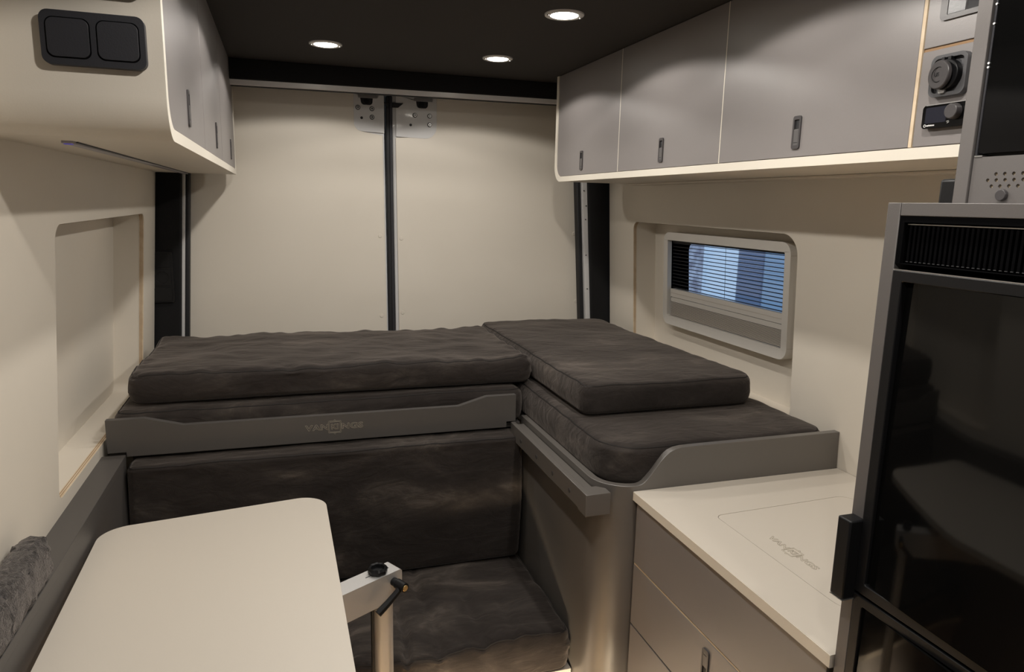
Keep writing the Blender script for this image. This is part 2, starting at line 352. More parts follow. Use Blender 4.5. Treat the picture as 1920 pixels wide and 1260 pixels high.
link('top_gasket', plate([[(1.651, 1.377), (2.284, 1.377), (2.284, 1.384), (1.651, 1.384)]], WF(.014), .03), RUBBER, wn)
link('blackout_border', plate([[(1.55, 1.02), (2.60, 1.02), (2.60, 1.46), (1.55, 1.46)], rpoly([(1.61, 1.06), (2.262, 1.06), (2.300, 1.376), (1.61, 1.376)], [.01, .03, .03, .01])],
     lambda u, v, w: (1.425+w, u, v), .003), BLKD, wn)
link('pane', box(1.432, 1.436, 1.57, 2.50, 1.04, 1.45), GLASS, wn, smooth=False)
bm = text('marks', '- — - - — —', .012, Matrix.Translation((FX(1.09)-.0006, 1.69, 1.092)) @ Matrix(((0, 0, -1), (-1, 0, 0), (0, 1, 0))).to_4x4(), INK, None, bold=.0002)
link('printed_marks', bm, INK, wn, smooth=False, label='row of tiny dark printed marks')
# outside the window
struct(link('ground', box(-8, 9, -6, 12, -.55, -.5), OUTB))
ow = thing('outside_wall', 'pale blue-white wall panel outside, seen through the window slats', 'wall', (4.2, 5.0, -.5))
link('panel', box(4.0, 4.1, 5.58, 6.15, -.5, 4.2), OUTW, ow)
ow = thing('outside_wall', 'blue-grey wall outside, behind the right half of the window', 'wall', (4.2, 3.0, -.5))
link('panel', box(4.0, 4.1, 1.0, 5.2, -.5, 4.2), OUTB, ow); link('post', box(3.99, 4.1, 5.2, 5.58, -.5, 4.2), OUTD, ow, bevel=.02)
ow = thing('outside_wall', 'mottled brick wall outside, at the left edge of the window view', 'wall', (4.2, 8, -.5))
link('panel', box(4.0, 4.1, 6.15, 11.0, -.5, 4.2), OUTR, ow)

# ------------------------------------------------------------ cabinet handle
def handle(parent, x, y, z, s, flip=1):
    """push-lock on a face at x, looking to s (-1 = towards -X)"""
    q = lambda off: (lambda u, v, w: (x+s*(off-w), u, v))
    hd = link('handle', plate([rrect(y-.011, y+.011, z-.031, z+.031, .005), rrect(y-.0068, y+.0068, z-.024, z+.024, .002)], q(.003), .006), HANDLE, parent, bevel=.001, label='dark grey recessed push handle')
    a, b = (z+.007, z+.025) if flip > 0 else (z-.025, z-.007)
    c, d = (z-.025, z+.006) if flip > 0 else (z-.006, z+.025)
    link('slot', plate([[(y-.007, a), (y+.007, a), (y+.007, b), (y-.007, b)]], q(.0006), .002), RUBBER, hd)
    link('slider', plate([[(y-.0068, c), (y+.0068, c), (y+.0068, d), (y-.0068, d)]], q(.0026), .003), SLIDE, hd, bevel=.0008)
    e = z-.019 if flip > 0 else z+.019
    link('groove', plate([[(y-.005, e-.0005), (y+.005, e-.0005), (y+.005, e+.0005), (y-.005, e+.0005)]], q(.0029), .002), RUBBER, hd)
    return hd

# ------------------------------------------------------------ overhead cabinet, left
C = thing('overhead_cabinet', 'white shelled wall cabinet with three grey doors over the left end of the bed', 'cabinet', (-.3, 1.9, 1.58))
XF = -.15; t = .018; y0, y1, zb, zt = 1.125, 2.69, 1.58, 1.949
out = rpoly([(y1, zt), (y1, zb), (y0, zb), (y0, zt)], [0, .02, .055, 0], 12)
inn = rpoly([(y0+t, zt), (y0+t, zb+t), (y1-t, zb+t), (y1-t, zt)], [0, .045, .012, 0], 12)
link('shell', plate([out+inn], lambda u, v, w: (XF-w, u, v), .24), WHITE, C)
link('edge_band', plate([out+inn], lambda u, v, w: (XF+.0015-w, u, v), .0015), EDGE, C, label='paler cream front edge band')
bk = [(XL(1.58)-.004, 1.58), (XF-.24, 1.58), (XF-.24, 1.93), (XL(1.93)-.004, 1.93)]
link('back_filler', plate([[(XL(1.58)-.01, 1.58), (XF-.239, 1.58), (XF-.239, 1.949), (XL(1.949)-.01, 1.949)]], XZ(y0), y1-y0), WHITE, C)
seams = [y0+t+.002, 1.663, 2.125, y1-t-.002]
for i in range(3):
    a, b = seams[i]+.0015, seams[i+1]-.0015
    rad = [.043 if i == 0 else 0, .010 if i == 2 else 0, 0, 0]
    d = link('door', plate([rpoly([(a, zb+t+.002), (b, zb+t+.002), (b, zt-.001), (a, zt-.001)], rad, 10)], lambda u, v, w: (XF-.001-w, u, v), .015), GREY, C, bevel=.0008)
    handle(d, XF-.001, (1.394, 1.952, 2.476)[i], 1.652, 1)
for ys in seams[1:3]: link('divider_edge', box(XF-.012, XF-.0016, ys-.0014, ys+.0014, zb+t+.001, zt-.001), EDGE, C, label='pale edge strip between doors')
link('liner', plate([[(y0+t+.004, zb+t+.005), (y1-t-.004, zb+t+.005), (y1-t-.004, zt-.01), (y0+t+.004, zt-.01)]], lambda u, v, w: (XF-.017-w, u, v), .01), PLY, C, label='light ply inner divider edge')
# light strip under it
link('light_strip', box(-.316, -.300, 1.258, 2.66, 1.576, 1.5805), STRIPL, C, bevel=.001, label='grey light strip let into the underside')
link('strip_groove', box(-.2995, -.2965, 1.275, 2.66, 1.5785, 1.5805), RUBBER, C)
link('strip_touch_light', box(-.314, -.303, 1.262, 1.274, 1.5752, 1.5800), BLUEL, C, label='tiny blue touch light')
# switches on the near end
for k, (z0_, z1_) in enumerate(((1.668, 1.736), (1.760, 1.828))):
    sw = link('double_switch', plate([rrect(-.2925, -.1685, z0_, z1_, .011)], XZ(y0-.012), .012), BLKM, C, bevel=.004, seg=3, label='black double rocker switch plate, '+('lower' if k == 0 else 'upper'))
    for (a, b) in ((-.2845, -.2355), (-.2255, -.1770)):
        link('groove', plate([rrect(a-.0015, b+.0015, z0_+.0085, z1_-.0085, .0095)], XZ(y0-.0124), .003), BLKD, sw)
        link('rocker', plate([rrect(a, b, z0_+.010, z1_-.010, .009)], XZ(y0-.0145), .004), BLKM, sw, bevel=.0018, seg=3)

# ------------------------------------------------------------ overhead cabinet, right
C = thing('overhead_cabinet', 'long grey-doored wall cabinet with a white edge above the window', 'cabinet', (1.1, 1.6, 1.58))
XF = .95; y0, y1, zb = .735, 2.462, 1.583
out = rpoly([(y0, zt), (y0, zb), (y1, zb), (y1, zt)], [0, 0, .055, 0], 12)
inn = rpoly([(y1-t, zt), (y1-t, zb+t), (y0+t, zb+t), (y0+t, zt)], [0, .040, 0, 0], 12)
link('shell', plate([out+inn], lambda u, v, w: (XF+w, u, v), .29), WHITE, C)
link('edge_band', plate([out+inn], lambda u, v, w: (XF-.0015+w, u, v), .0015), EDGE, C, label='paler cream front edge band')
link('underside_rail', box(XF+.26, XF+.318, y0, y1-.06, zb-.006, zb-.0005), WHITE, C, bevel=.001)
link('back_filler', plate([[(XF+.289, zb), (XR(zb)+.01, zb), (XR(zt)+.01, zt), (XF+.289, zt)]], XZ(y0), y1-y0-.002), WHITE, C)
link('liner', plate([[(y0+t, zb+t+.001), (y1-t-.030, zb+t+.001), (y1-t-.030, zt-.001), (y0+t, zt-.001)]], lambda u, v, w: (XF+.0155+w, u, v), .01), EDGE, C)
se = [(1.952, y1-t-.0015), (1.4325, 1.949), (.911, 1.4295)]
for i, (a, b) in enumerate(se):
    d = link('door', plate([rpoly([(a, zb+t+.0015), (b, zb+t+.0015), (b, zt-.001), (a, zt-.001)], [0, .038 if i == 0 else 0, 0, 0], 10)], lambda u, v, w: (XF+.001+w, u, v), .014), GREY, C, bevel=.0008)
    handle(d, XF+.001, (2.221, 1.695, 1.174)[i], 1.648, -1)
for ys in (1.4310, 1.9505): link('divider_edge', box(XF+.0012, XF+.012, ys-.0014, ys+.0014, zb+t+.001, zt-.001), EDGE, C, label='pale edge strip between doors')
link('divider_edge', box(XF, XF+.012, .9035, .9095, zb+t+.001, zt-.001), PLY, C, label='light ply edge strip')
up = link('flap', plate([[(y0+.002, 1.7485), (.9020, 1.7485), (.9020, zt-.001), (y0+.002, zt-.001)]], lambda u, v, w: (XF+.001+w, u, v), .014), GREY, C, bevel=.0006)
link('seam_strip', box(XF+.003, XF+.012, y0, .9025, 1.7435, 1.7485), PLYD, C, label='brown ply seam strip')
cp = link('control_panel', plate([[(y0+.002, zb+t+.0015), (.9020, zb+t+.0015), (.9020, 1.7435), (y0+.002, 1.7435)]], lambda u, v, w: (XF+.001+w, u, v), .014), GREY, C, bevel=.0006)
q = lambda off: (lambda u, v, w: (XF+.001-off+w, u, v))
# wide recessed handle on the flap
hd = link('flap_handle', plate([rrect(.808, .878, 1.783, 1.822, .008), rrect(.814, .866, 1.790, 1.816, .002)], q(.003), .008), SLIDE, up, bevel=.0012)
link('slider', plate([[(.836, 1.790), (.866, 1.790), (.866, 1.816), (.836, 1.816)]], q(.0022), .002), SOCK, hd, bevel=.0008)
link('slot', plate([[(.814, 1.790), (.8355, 1.790), (.8355, 1.816), (.814, 1.816)]], q(.0004), .001), RUBBER, hd)
# usb socket
so = link('usb_socket', plate([rrect(.815, .876, 1.672, 1.732, .011), rrect(.8205, .8705, 1.6775, 1.7265, .007)], q(.010), .010), SOCK, cp, bevel=.003, seg=3, label='grey square socket plate with round flip cap')
link('plate', plate([rrect(.8195, .8715, 1.6765, 1.7275, .007)], q(.0045), .004), SOCK, so)
link('barrel', cyl((XF-.003, .846, 1.702), (XF-.014, .846, 1.702), .0215, n=32), BLK, so, bevel=.001)
link('flip_cap', cyl((XF-.0142, .850, 1.702), (XF-.021, .851, 1.702), .0205, n=36), HANDLE, so, bevel=.0015)
link('cap_ring', tube([(XF-.0213, .8505+.0105*math.cos(a*math.pi/16), 1.702+.0105*math.sin(a*math.pi/16)) for a in range(32)], .0006, closed=True), BLK, so)
link('cap_tab', plate([rpoly([(.845, 1.676), (.855, 1.676), (.856, 1.683), (.844, 1.683)], .002)], q(.013), .003), STEEL, so, bevel=.0005)
link('hinge_post', box(XF-.013, XF-.003, .839, .844, 1.719, 1.727), BLK, so); link('hinge_post', box(XF-.013, XF-.003, .850, .855, 1.719, 1.727), BLK, so)
bm = text('usb', 'USB', .0075, Matrix.Translation((XF-.0213, .8505, 1.702)) @ Matrix(((0, 0, -1), (-1, 0, 0), (0, 1, 0))).to_4x4(), BLK, None, bold=.0001)
link('lettering', bm, BLK, so, smooth=False)
# display with rotary knob
ds = link('display', plate([rrect(.790, .8805, 1.627, 1.6615, .006)], q(.010), .010), GLOSS, cp, bevel=.001, label='black display panel with rotary knob')
link('bright_rim', box(XF-.0094, XF-.001, .796, .875, 1.6605, 1.6620), STEEL, ds)
link('screen', plate([rrect(.838, .8745, 1.6345, 1.6575, .001)], q(.0104), .001), SCRN, ds)
link('knob', cyl((XF-.009, .823, 1.6475), (XF-.020, .823, 1.6475), .0115, .0105, 32), HANDLE, ds, bevel=.001)
q_ = lambda y, z: Matrix.Translation((XF-.0096, y, z)) @ Matrix(((0, 0, -1), (-1, 0, 0), (0, 1, 0))).to_4x4()
link('round_emblem', tube([(XF-.0096, .8735+.0018*math.cos(a*math.pi/8), 1.6312+.0018*math.sin(a*math.pi/8)) for a in range(16)], .0005, closed=True), WHITEINK, ds)
lb = bmesh.new()
for k, (w_, h_) in enumerate(((.0014, .0018), (.0013, .0018), (.0009, .0024), (.0014, .0018), (.0009, .0022), (.0013, .0018), (.0010, .0018), (.0018, .0018))):
    box(XF-.0097, XF-.0090, .8705-k*.0017-w_, .8705-k*.0017, 1.6302, 1.6302+h_, lb)
link('lettering', lb, WHITEINK, ds, smooth=False)
link('symbol', tube([(XF-.0096, .836, 1.6345), (XF-.0096, .832, 1.6352), (XF-.0096, .8315, 1.6335), (XF-.0096, .835, 1.6322)], .0005), WHITEINK, ds)

# ------------------------------------------------------------ ceiling lights
def lamp(x, y, lab, pw=1):
    L = thing('downlight', lab, 'ceiling light', (x, y, CEIL), 'round downlights in the felt ceiling')
    bm = bmesh.new(); prof = ((.032, -.0005), (.034, -.0035), (.040, -.005), (.047, -.003), (.048, 0))
    R = [[bm.verts.new((x+r*math.cos(2*math.pi*k/36), y+r*math.sin(2*math.pi*k/36), CEIL+z)) for k in range(36)] for r, z in prof]
    for A, B in zip(R, R[1:]):
        for k in range(36): bm.faces.new((A[k], A[(k+1) % 36], B[(k+1) % 36], B[k]))
    link('bezel', bm, ALU, L)
    link('lens', cyl((x, y, CEIL-.0042), (x, y, CEIL-.0005), .0315, .0335, 36), LAMP, L, bevel=.001)
    for s in (-1, 1):
        link('clip_screw', cyl((x+s*.0415, y, CEIL-.0062), (x+s*.0415, y, CEIL-.0045), .0028, n=12), STEEL, L)
    ld = bpy.data.lights.new('lamp_glow', 'SPOT'); ld.energy = SPOT_W*pw; ld.color = WARM; ld.spot_size = math.radians(151); ld.spot_blend = .12
    ld.shadow_soft_size = .018
    lo = bpy.data.objects.new('lamp_glow', ld); COL.objects.link(lo); lo.parent = L; lo.location = (0, 0, -.012)
LX = (.14, .66)
names = {(2.25, 0): 'left one of the two round downlights nearest the rear doors', (2.25, 1): 'right one of the two round downlights nearest the rear doors',
         (1.69, 0): 'round downlight cut by the top edge, before the left rear one', (1.69, 1): 'large bright round downlight beside the middle of the right cabinet'}
for y in (2.25, 1.69):
    for i, x in enumerate(LX): lamp(x+(-.003 if i == 0 else 0), y-.01*i, names[(y, i)])
for y, kk in ((1.13, .95), (.68, 1.0), (.01, 1), (-.55, .6)):
    for i, x in enumerate(LX):
        lamp(x, y, 'round downlight overhead out of the picture, %s row, %s' % (('left', 'right')[i], {1.13: 'third from the rear doors', .68: 'fourth from the rear doors', .01: 'fifth from the rear doors', -.55: 'last before the front wall'}[y]), kk*(1.7 if (y == .68 and i == 0) else 1))

# ------------------------------------------------------------ bench cabinet under the right bed
XB, YB = .66, 1.345
B = thing('bench_cabinet', 'dark grey bed box with rounded corner and upturned front rail, beside the counter', 'bed box', (.95, 1.8, 0))
# path of outer face in plan, with top height per point
path = []; R = .085
N = 10
path += [(XB, 1.925, .878), (XB, YB+R+.02, .878)]
for k in range(N+1):
    a = math.pi + (math.pi/2)*k/N
    path.append((XB+R+R*math.cos(a), YB+R+R*math.sin(a), .878))
tops = [(.755, .880), (.762, .884), (.770, .892), (.780, .904), (.79, .917), (.80, .930), (.812, .943), (.824, .952), (.838, .9575), (.855, .960), (.9, .9605), (1.30, .961)]
path += [(x, YB, z) for x, z in tops]
TH = .018
def nrm(i):
    a = Vector(path[max(i-1, 0)][:2]); b = Vector(path[min(i+1, len(path)-1)][:2]); d = (b-a).normalized(); return Vector((-d.y, d.x))
bm = bmesh.new(); rings = []
for i, (x, y, z) in enumerate(path):
    n_ = nrm(i); xi, yi = x+n_.x*TH, y+n_.y*TH
    rings.append([bm.verts.new(p) for p in ((x, y, 0), (x, y, z), (xi, yi, z), (xi, yi, 0))])
for A, C_ in zip(rings, rings[1:]):
    for k in range(4): bm.faces.new((A[k], A[(k+1) % 4], C_[(k+1) % 4], C_[k]))
bm.faces.new(rings[0]); bm.faces.new(list(reversed(rings[-1])))
link('curved_panel', bm, MGREY, B, bevel=.0012)
link('bed_base', plate([rpoly([(XB+TH+.001, YB+TH+.001), (1.299, YB+TH+.001), (1.299, 2.64), (XB+TH+.001, 2.64)], [.09, 0, 0, 0])], XY(.862), .017), MGREY, B)
# support ledge with screws
ld_ = link('support_ledge', plate([[(.619, 1.38), (.6585, 1.38), (.6585, 1.895), (.619, 1.895)]], XY(.861), .038), MGREY, B, bevel=.0008)
link('ledge_lip', box(.618, .632, 1.384, 1.8955, .822, .869), MGREY, B, bevel=.001)
link('end_block', plate([[(.616, 1.340), (.676, 1.340), (.676, 1.368), (.660, 1.3835), (.616, 1.3835)]], XY(.871), .051), MGREY, B, bevel=.001)
for y in (1.80, 1.67, 1.55, 1.44):
    s = link('screw', cyl((.6168, y, .842), (.6190, y, .842), .0058, n=20), HANDLE, ld_, bevel=.0004); cyl_ = None
# left bed base + boards
B2 = thing('bench', 'pale grey seat box under the brown seat cushion', 'bench', (.13, 1.7, 0))
link('seat_board', box(-.392, .657, 1.475, 1.95, .325, .343), PLEAT, B2, bevel=.001)
link('front_board', box(-.392, .657, 1.49, 1.508, 0, .325), GREY, B2, bevel=.001)
link('bed_board', box(-.44, .656, 1.925, 2.64, .845, .858), DGREY, B2, label='anthracite board carrying the rear mattress')
link('back_board', box(-.392, .6595, 1.945, 1.958, 0, .844), DGREY, B2)
# rear rail
RL = thing('bed_rail', 'anthracite bed rail with engraved lettering along the rear mattress', 'rail', (.1, 1.9, .86))
pr_ = rpoly([(-.396, .853), (.606, .853), (.606, .870), (.634, .870), (.634, .9495), (.545, .9495), (.462, .926), (-.262, .926), (-.352, .950), (-.4385, .950), (-.4385, .865), (-.396, .865)],
            [0, 0, 0, 0, 0, .03, .03, .03, .03, 0, 0, 0])
link('board', plate([pr_], XZ(1.90), .018), DGREY, RL, bevel=.001)
TX = Matrix(((1, 0, 0), (0, 0, -1), (0, 1, 0))).to_4x4()
def logo(parent, T, s, m, ol, nm='engraved_lettering'):
    bm = bmesh.new()
    def add(b2):
        me = bpy.data.meshes.new('t'); b2.to_mesh(me); b2.free(); bm.from_mesh(me); bpy.data.meshes.remove(me)
    add(text('t', 'VAN', s, T @ Matrix.Translation((-2.15*s, 0, 0)), m, None, outline=ol, bold=.02*s, sx=1.35))
    add(text('t', 'KI', s*.95, T @ Matrix.Translation((0, 0, 0)), m, None, outline=ol, bold=.02*s, sx=1.1))
    add(text('t', 'NGS', s, T @ Matrix.Translation((2.15*s, 0, 0)), m, None, outline=ol, bold=.02*s, sx=1.35))
    for k in (.78, .66):
        pts = rpoly([(-k*s, -k*s), (k*s, -k*s), (k*s, k*s), (-k*s, k*s)], .08*s, 2)
        tube([T @ Vector((p[0], p[1], 0)) for p in pts], ol, 4, True, bm)
    for sg in (1, -1):
        tube([T @ Vector((-.14*s, sg*.78*s, 0)), T @ Vector((0, sg*.98*s, 0)), T @ Vector((.14*s, sg*.78*s, 0))], ol, 4, False, bm)
    return link(nm, bm, m, parent, smooth=False)
logo(RL, Matrix.Translation((.1145, 1.8999, .892)) @ TX, .0215, LINE, .0005)

# ------------------------------------------------------------ left side ledge
sl_ = thing('side_ledge', 'anthracite ledge along the left wall behind the table', 'ledge', (-.42, 1.1, 0))
link('top_board', plate([[(XL(.86)-.0005, .2), (-.397, .2), (-.397, 1.895), (XL(.86)-.0005, 1.895)]], XY(.860), .018), DGREY, sl_, bevel=.001)
link('front_board', box(-.415, -.398, .2, 1.895, 0, .842), DGREY, sl_, bevel=.0008)
# carpet roll lying on the ledge
def lump(name, secs, amp, sc, m, n_sub=120):
    bm = bmesh.new(); rings = []
    for (y, cx, cz, rx, rz) in secs:
        ring = []
        for k in range(28):
            a = 2*math.pi*k/28; e = .62
            c, s_ = math.cos(a), math.sin(a)
            px = cx+rx*math.copysign(abs(c)**e, c); pz = cz+rz*math.copysign(abs(s_)**e, s_)
            nv = noise.noise_vector(Vector((px, y, pz))*sc)*amp+noise.noise_vector(Vector((px, y, pz))*sc*3)*amp*.5
            ring.append(bm.verts.new((px+nv.x, y+nv.y, max(pz+nv.z, .861))))
        rings.append(ring)
    for A, C_ in zip(rings, rings[1:]):
        for k in range(28): bm.faces.new((A[k], A[(k+1) % 28], C_[(k+1) % 28], C_[k]))
    bm.faces.new(rings[0]); bm.faces.new(list(reversed(rings[-1])))
    return link(name, bm, m)
secs = []
for i in range(160):
    y = .35+(1.292-.35)*i/159; e = (1.292-y); k = min(1, .5+e/.03) if e < .02 else 1
    secs.append((y, -.4165, .900, .026*k, .040*k))
tag(lump('carpet_roll', secs, .0045, 90, WOOL), 'fuzzy charcoal wool carpet strip lying on the grey ledge by the left wall', 'carpet')

# ------------------------------------------------------------ cushions
def cushion(name, label, box_, R, r, sd, m, puff=.006, amp=.004, group='brown suede cushions', shear=0, creases=(), res=.012, radii=None, yt=0, gather=.0022):
    x0, x1, y0, y1, z0, z1 = box_
    c = Vector(((x0+x1)/2, (y0+y1)/2, (z0+z1)/2)); h = Vector(((x1-x0)/2, (y1-y0)/2, (z1-z0)/2))
    def f(p):
        p = Vector(p)
        RR = R
        if radii: RR = radii[(0 if p.x < 0 else 1)+(0 if p.y < 0 else 2)]
        e = min(h.x-abs(p.x), h.y-abs(p.y))
        qx = max(-(h.x-RR), min(h.x-RR, p.x)); qy = max(-(h.y-RR), min(h.y-RR, p.y)); dx, dy = p.x-qx, p.y-qy
        if dx and dy:
            l = max(abs(dx), abs(dy)); dr = Vector((dx, dy)).normalized(); x, y = qx+dr.x*l, qy+dr.y*l
        else:
            x, y = p.x, p.y
            dr = Vector((math.copysign(1, p.x), 0)) if h.x-abs(p.x) < h.y-abs(p.y) else Vector((0, math.copysign(1, p.y)))
        tt = h.z-abs(p.z); sg = math.copysign(1, p.z); z = p.z; e2 = e
        if e < r and tt < r:
            a, b = r-e, r-tt; L = math.hypot(a, b); Mx = max(a, b)
            a2, b2 = a*Mx/L, b*Mx/L
            e2 = r-a2; z = sg*(h.z-(r-b2))
        x -= dr.x*(e2-e); y -= dr.y*(e2-e)
        # puff + side bulge
        px, pyy = min(1, abs(p.x)/h.x), min(1, abs(p.y)/h.y)
        if p.z > 0: z += puff*(1-px**6)*(1-pyy**6)
        bul = .006*(1-min(1, abs(p.z)/h.z)**2) if e < .02 else 0
        x += dr.x*bul*(1-e/.02 if e < .02 else 0); y += dr.y*bul*(1-e/.02 if e < .02 else 0)
        W = Vector((x+sd*7.3, y*1.5+sd, z*1.5))
        n1 = noise.fractal(W*3.1, .8, 2.1, 3); n2 = noise.noise(W*Vector((9, 16, 9)).length*.45)
        d = amp*n1+amp*.35*n2
        # long soft folds, running obliquely
        fo = noise.noise(Vector((x*7+y*11+sd*3, (x*3-y*2)*1.3, sd)))
        d += amp*.55*(abs(fo)-.25)
        # gathered stitches near the seam and in the corners
        near = math.exp(-max(0, min(e, tt) if e < .05 or tt < .05 else 1)/.02)*(1 if e < .035 else 0)
        per = x if abs(dr.y) > .7 else y
        d += gather*noise.noise(Vector((per*26+sd*9, per*4, .3*z*20)))*near*(math.exp(-(tt/.03)))
        if dx and dy and e < .03: d += gather*.55*math.sin(p.z*2*math.pi/.011)*(min(abs(dx), abs(dy))/RR > .5)
        for (ax, v, wd, dep, lo_, hi_) in creases:
            s_ = (x if ax == 'x' else y) + 0; o2 = (y if ax == 'x' else x)
            vv = v + .25*(o2-lo_)*0
            if lo_-.02 < o2 < hi_+.02: d -= dep*math.exp(-((s_-vv+.02*noise.noise(Vector((o2*6, sd, 0))))/wd)**2)
        n = Vector((dr.x, dr.y, 0)) if (e < .01 and tt > .015) else Vector((0, 0, sg))
        k = 1 if p.z > -h.z*.5 else .15
        x += n.x*d*.7*k; y += n.y*d*.7*k; z += n.z*d*k
        y += yt*(z/h.z)
        return Vector((x, y, z))+c
    def axis(hh):
        n = max(6, int(2*(hh-r)/res)); s = [-hh+r+(2*(hh-r))*i/n for i in range(n+1)]
        ed = [r*(1-q_) for q_ in (1, .8, .6, .4, .2)]
        return [-hh+v for v in ed][::1] + s + [hh-v for v in reversed(ed)]
    ax_, ay_, az_ = [sorted(set(round(v, 5) for v in axis(q2))) for q2 in h]
    bm = bmesh.new(); V = {}
    def gv(i, j, k):
        if (i, j, k) not in V: V[(i, j, k)] = bm.verts.new(f((ax_[i], ay_[j], az_[k])))
        return V[(i, j, k)]
    I, J, K = len(ax_)-1, len(ay_)-1, len(az_)-1
    for i in range(I):
        for j in range(J):
            for k in (0, K): bm.faces.new((gv(i, j, k), gv(i+1, j, k), gv(i+1, j+1, k), gv(i, j+1, k)))
        for k in range(K):
            for j in (0, J): bm.faces.new((gv(i, j, k), gv(i+1, j, k), gv(i+1, j, k+1), gv(i, j, k+1)))
    for j in range(J):
        for k in range(K):
            for i in (0, I): bm.faces.new((gv(i, j, k), gv(i, j+1, k), gv(i, j+1, k+1), gv(i, j, k+1)))
    T = thing(name, label, 'cushion', (c.x, c.y, z0), group)
    o = link('cover', bm, m, T)
    for p_ in o.data.polygons: p_.use_smooth = True
    if 'sharp_edge' in o.data.attributes: o.data.attributes.remove(o.data.attributes['sharp_edge'])
    for sg in (1, -1):
        pts = []; n = 70
        xs = [-h.x+2*h.x*i/n for i in range(n)]; ys = [-h.y+2*h.y*i/n for i in range(n)]
        zz = sg*h.z
        pts = [(x, -h.y, zz) for x in xs]+[(h.x, y, zz) for y in ys]+[(-x, h.y, zz) for x in xs]+[(-h.x, -y, zz) for y in ys]
        Q = [f(q2) for q2 in pts]; QQ = [Q[0]]
        for v in Q[1:]:
            if (v-QQ[-1]).length > .003: QQ.append(v)
        link('seam', tube(QQ, .0021, 5, True), THREAD, T)
    return T
cushion('mattress', 'lower brown suede mattress behind the lettered bed rail', (-.425, .664, 1.928, 2.60, .859, .962), .03, .022, 1, SUEDE[0], puff=0, amp=.004, res=.02)
cushion('mattress', 'lower brown suede mattress in the grey bed box, beside the counter', (.681, 1.285, 1.366, 2.63, .863, .962), .03, .020, 2, SUEDE[1], puff=.004, amp=.003, radii=(.10, .05, .03, .03), res=.014)
cushion('mattress_pad', 'brown suede pad lying crosswise on the rear mattress, on the left', (-.392, .701, 1.955, 2.50, .970, 1.049), .035, .016, 3, SUEDE[2], puff=.006, amp=.0085, res=.010, gather=.006)
cushion('mattress_pad', 'brown suede pad lying lengthwise on the right mattress below the window', (.716, 1.218, 1.590, 2.60, .970, 1.050), .03, .014, 4, SUEDE[3], puff=.003, amp=.0035, res=.011)
cushion('seat_cushion', 'creased brown suede seat cushion behind the table leg', (-.385, .649, 1.470, 1.915, .345, .452), .03, .014, 5, SUEDE[1], puff=.005, amp=.008, gather=.008,
        creases=(('x', .114, .009, .018, -.22, -.02), ('x', .19, .012, .009, -.22, .2), ('x', .30, .014, .008, -.22, .0), ('x', .38, .012, .006, -.22, -.05), ('x', -.02, .012, .007, -.22, .2)), res=.008)
cushion('back_cushion', 'upright brown suede back cushion below the bed rail', (-.390, .641, 1.850, 1.936, .460, .842), .02, .016, 6, SUEDE[0], puff=0, amp=.003, yt=-.004, res=.016)

# ------------------------------------------------------------ kitchen unit
K = thing('kitchen_cabinet', 'warm grey drawer unit under the cream counter at the right', 'cabinet', (1.0, 1.03, 0))
link('carcass', box(.758, 1.298, .742, 1.3445, .0, .842), DGREY, K)
KF = .742
def front(nm, z0_, z1_, y0_=.742, y1_=1.338):
    return link(nm, box(KF, KF+.016, y0_, y1_, z0_, z1_), GREY, K, bevel=.0008)
front('fascia', .6955, .8425)
dr1 = front('drawer', .5425, .690); dr2 = front('drawer', .28, .5385); front('drawer', .06, .2765)
link('ply_seam', box(KF+.0012, KF+.010, .742, 1.338, .6900, .6935), PLY, K, label='light ply edge between fronts')
link('ply_seam', box(KF+.006, KF+.010, .742, 1.338, .5387, .5423), PLY, K, label='light ply edge between fronts')
handle(dr1, KF, 1.036, .640, -1, flip=-1)
CT = thing('countertop', 'cream kitchen counter top with a flush sink lid', 'worktop', (1.0, 1.03, .844))
hl = rpoly([(.842, .80), (1.17, .80), (1.20, 1.20), (.842, 1.185)], [.05, .05, .03, .018], 8)
top = [(.7355, .7305), (1.3035, .7305), (1.3035, 1.344), (.7355, 1.344)]
link('top_board', plate([top, hl], XY(.866), .021), TABLE, CT)
link('edge_band', box(.7340, .7355, .7305, 1.344, .8455, .8655), PLY if False else EDGE, CT)
lid = link('sink_lid', plate([rpoly([(.8430, .801), (1.169, .801), (1.199, 1.1988), (.8430, 1.1838)], [.049, .049, .029, .017], 8)], XY(.8659), .018), TABLE, CT)
T = Matrix.Translation((.893, 1.006, .8660)) @ Matrix(((0, 1, 0), (-1, 0, 0), (0, 0, 1))).to_4x4()
logo(lid, T, .0185, LINEC, .00045)

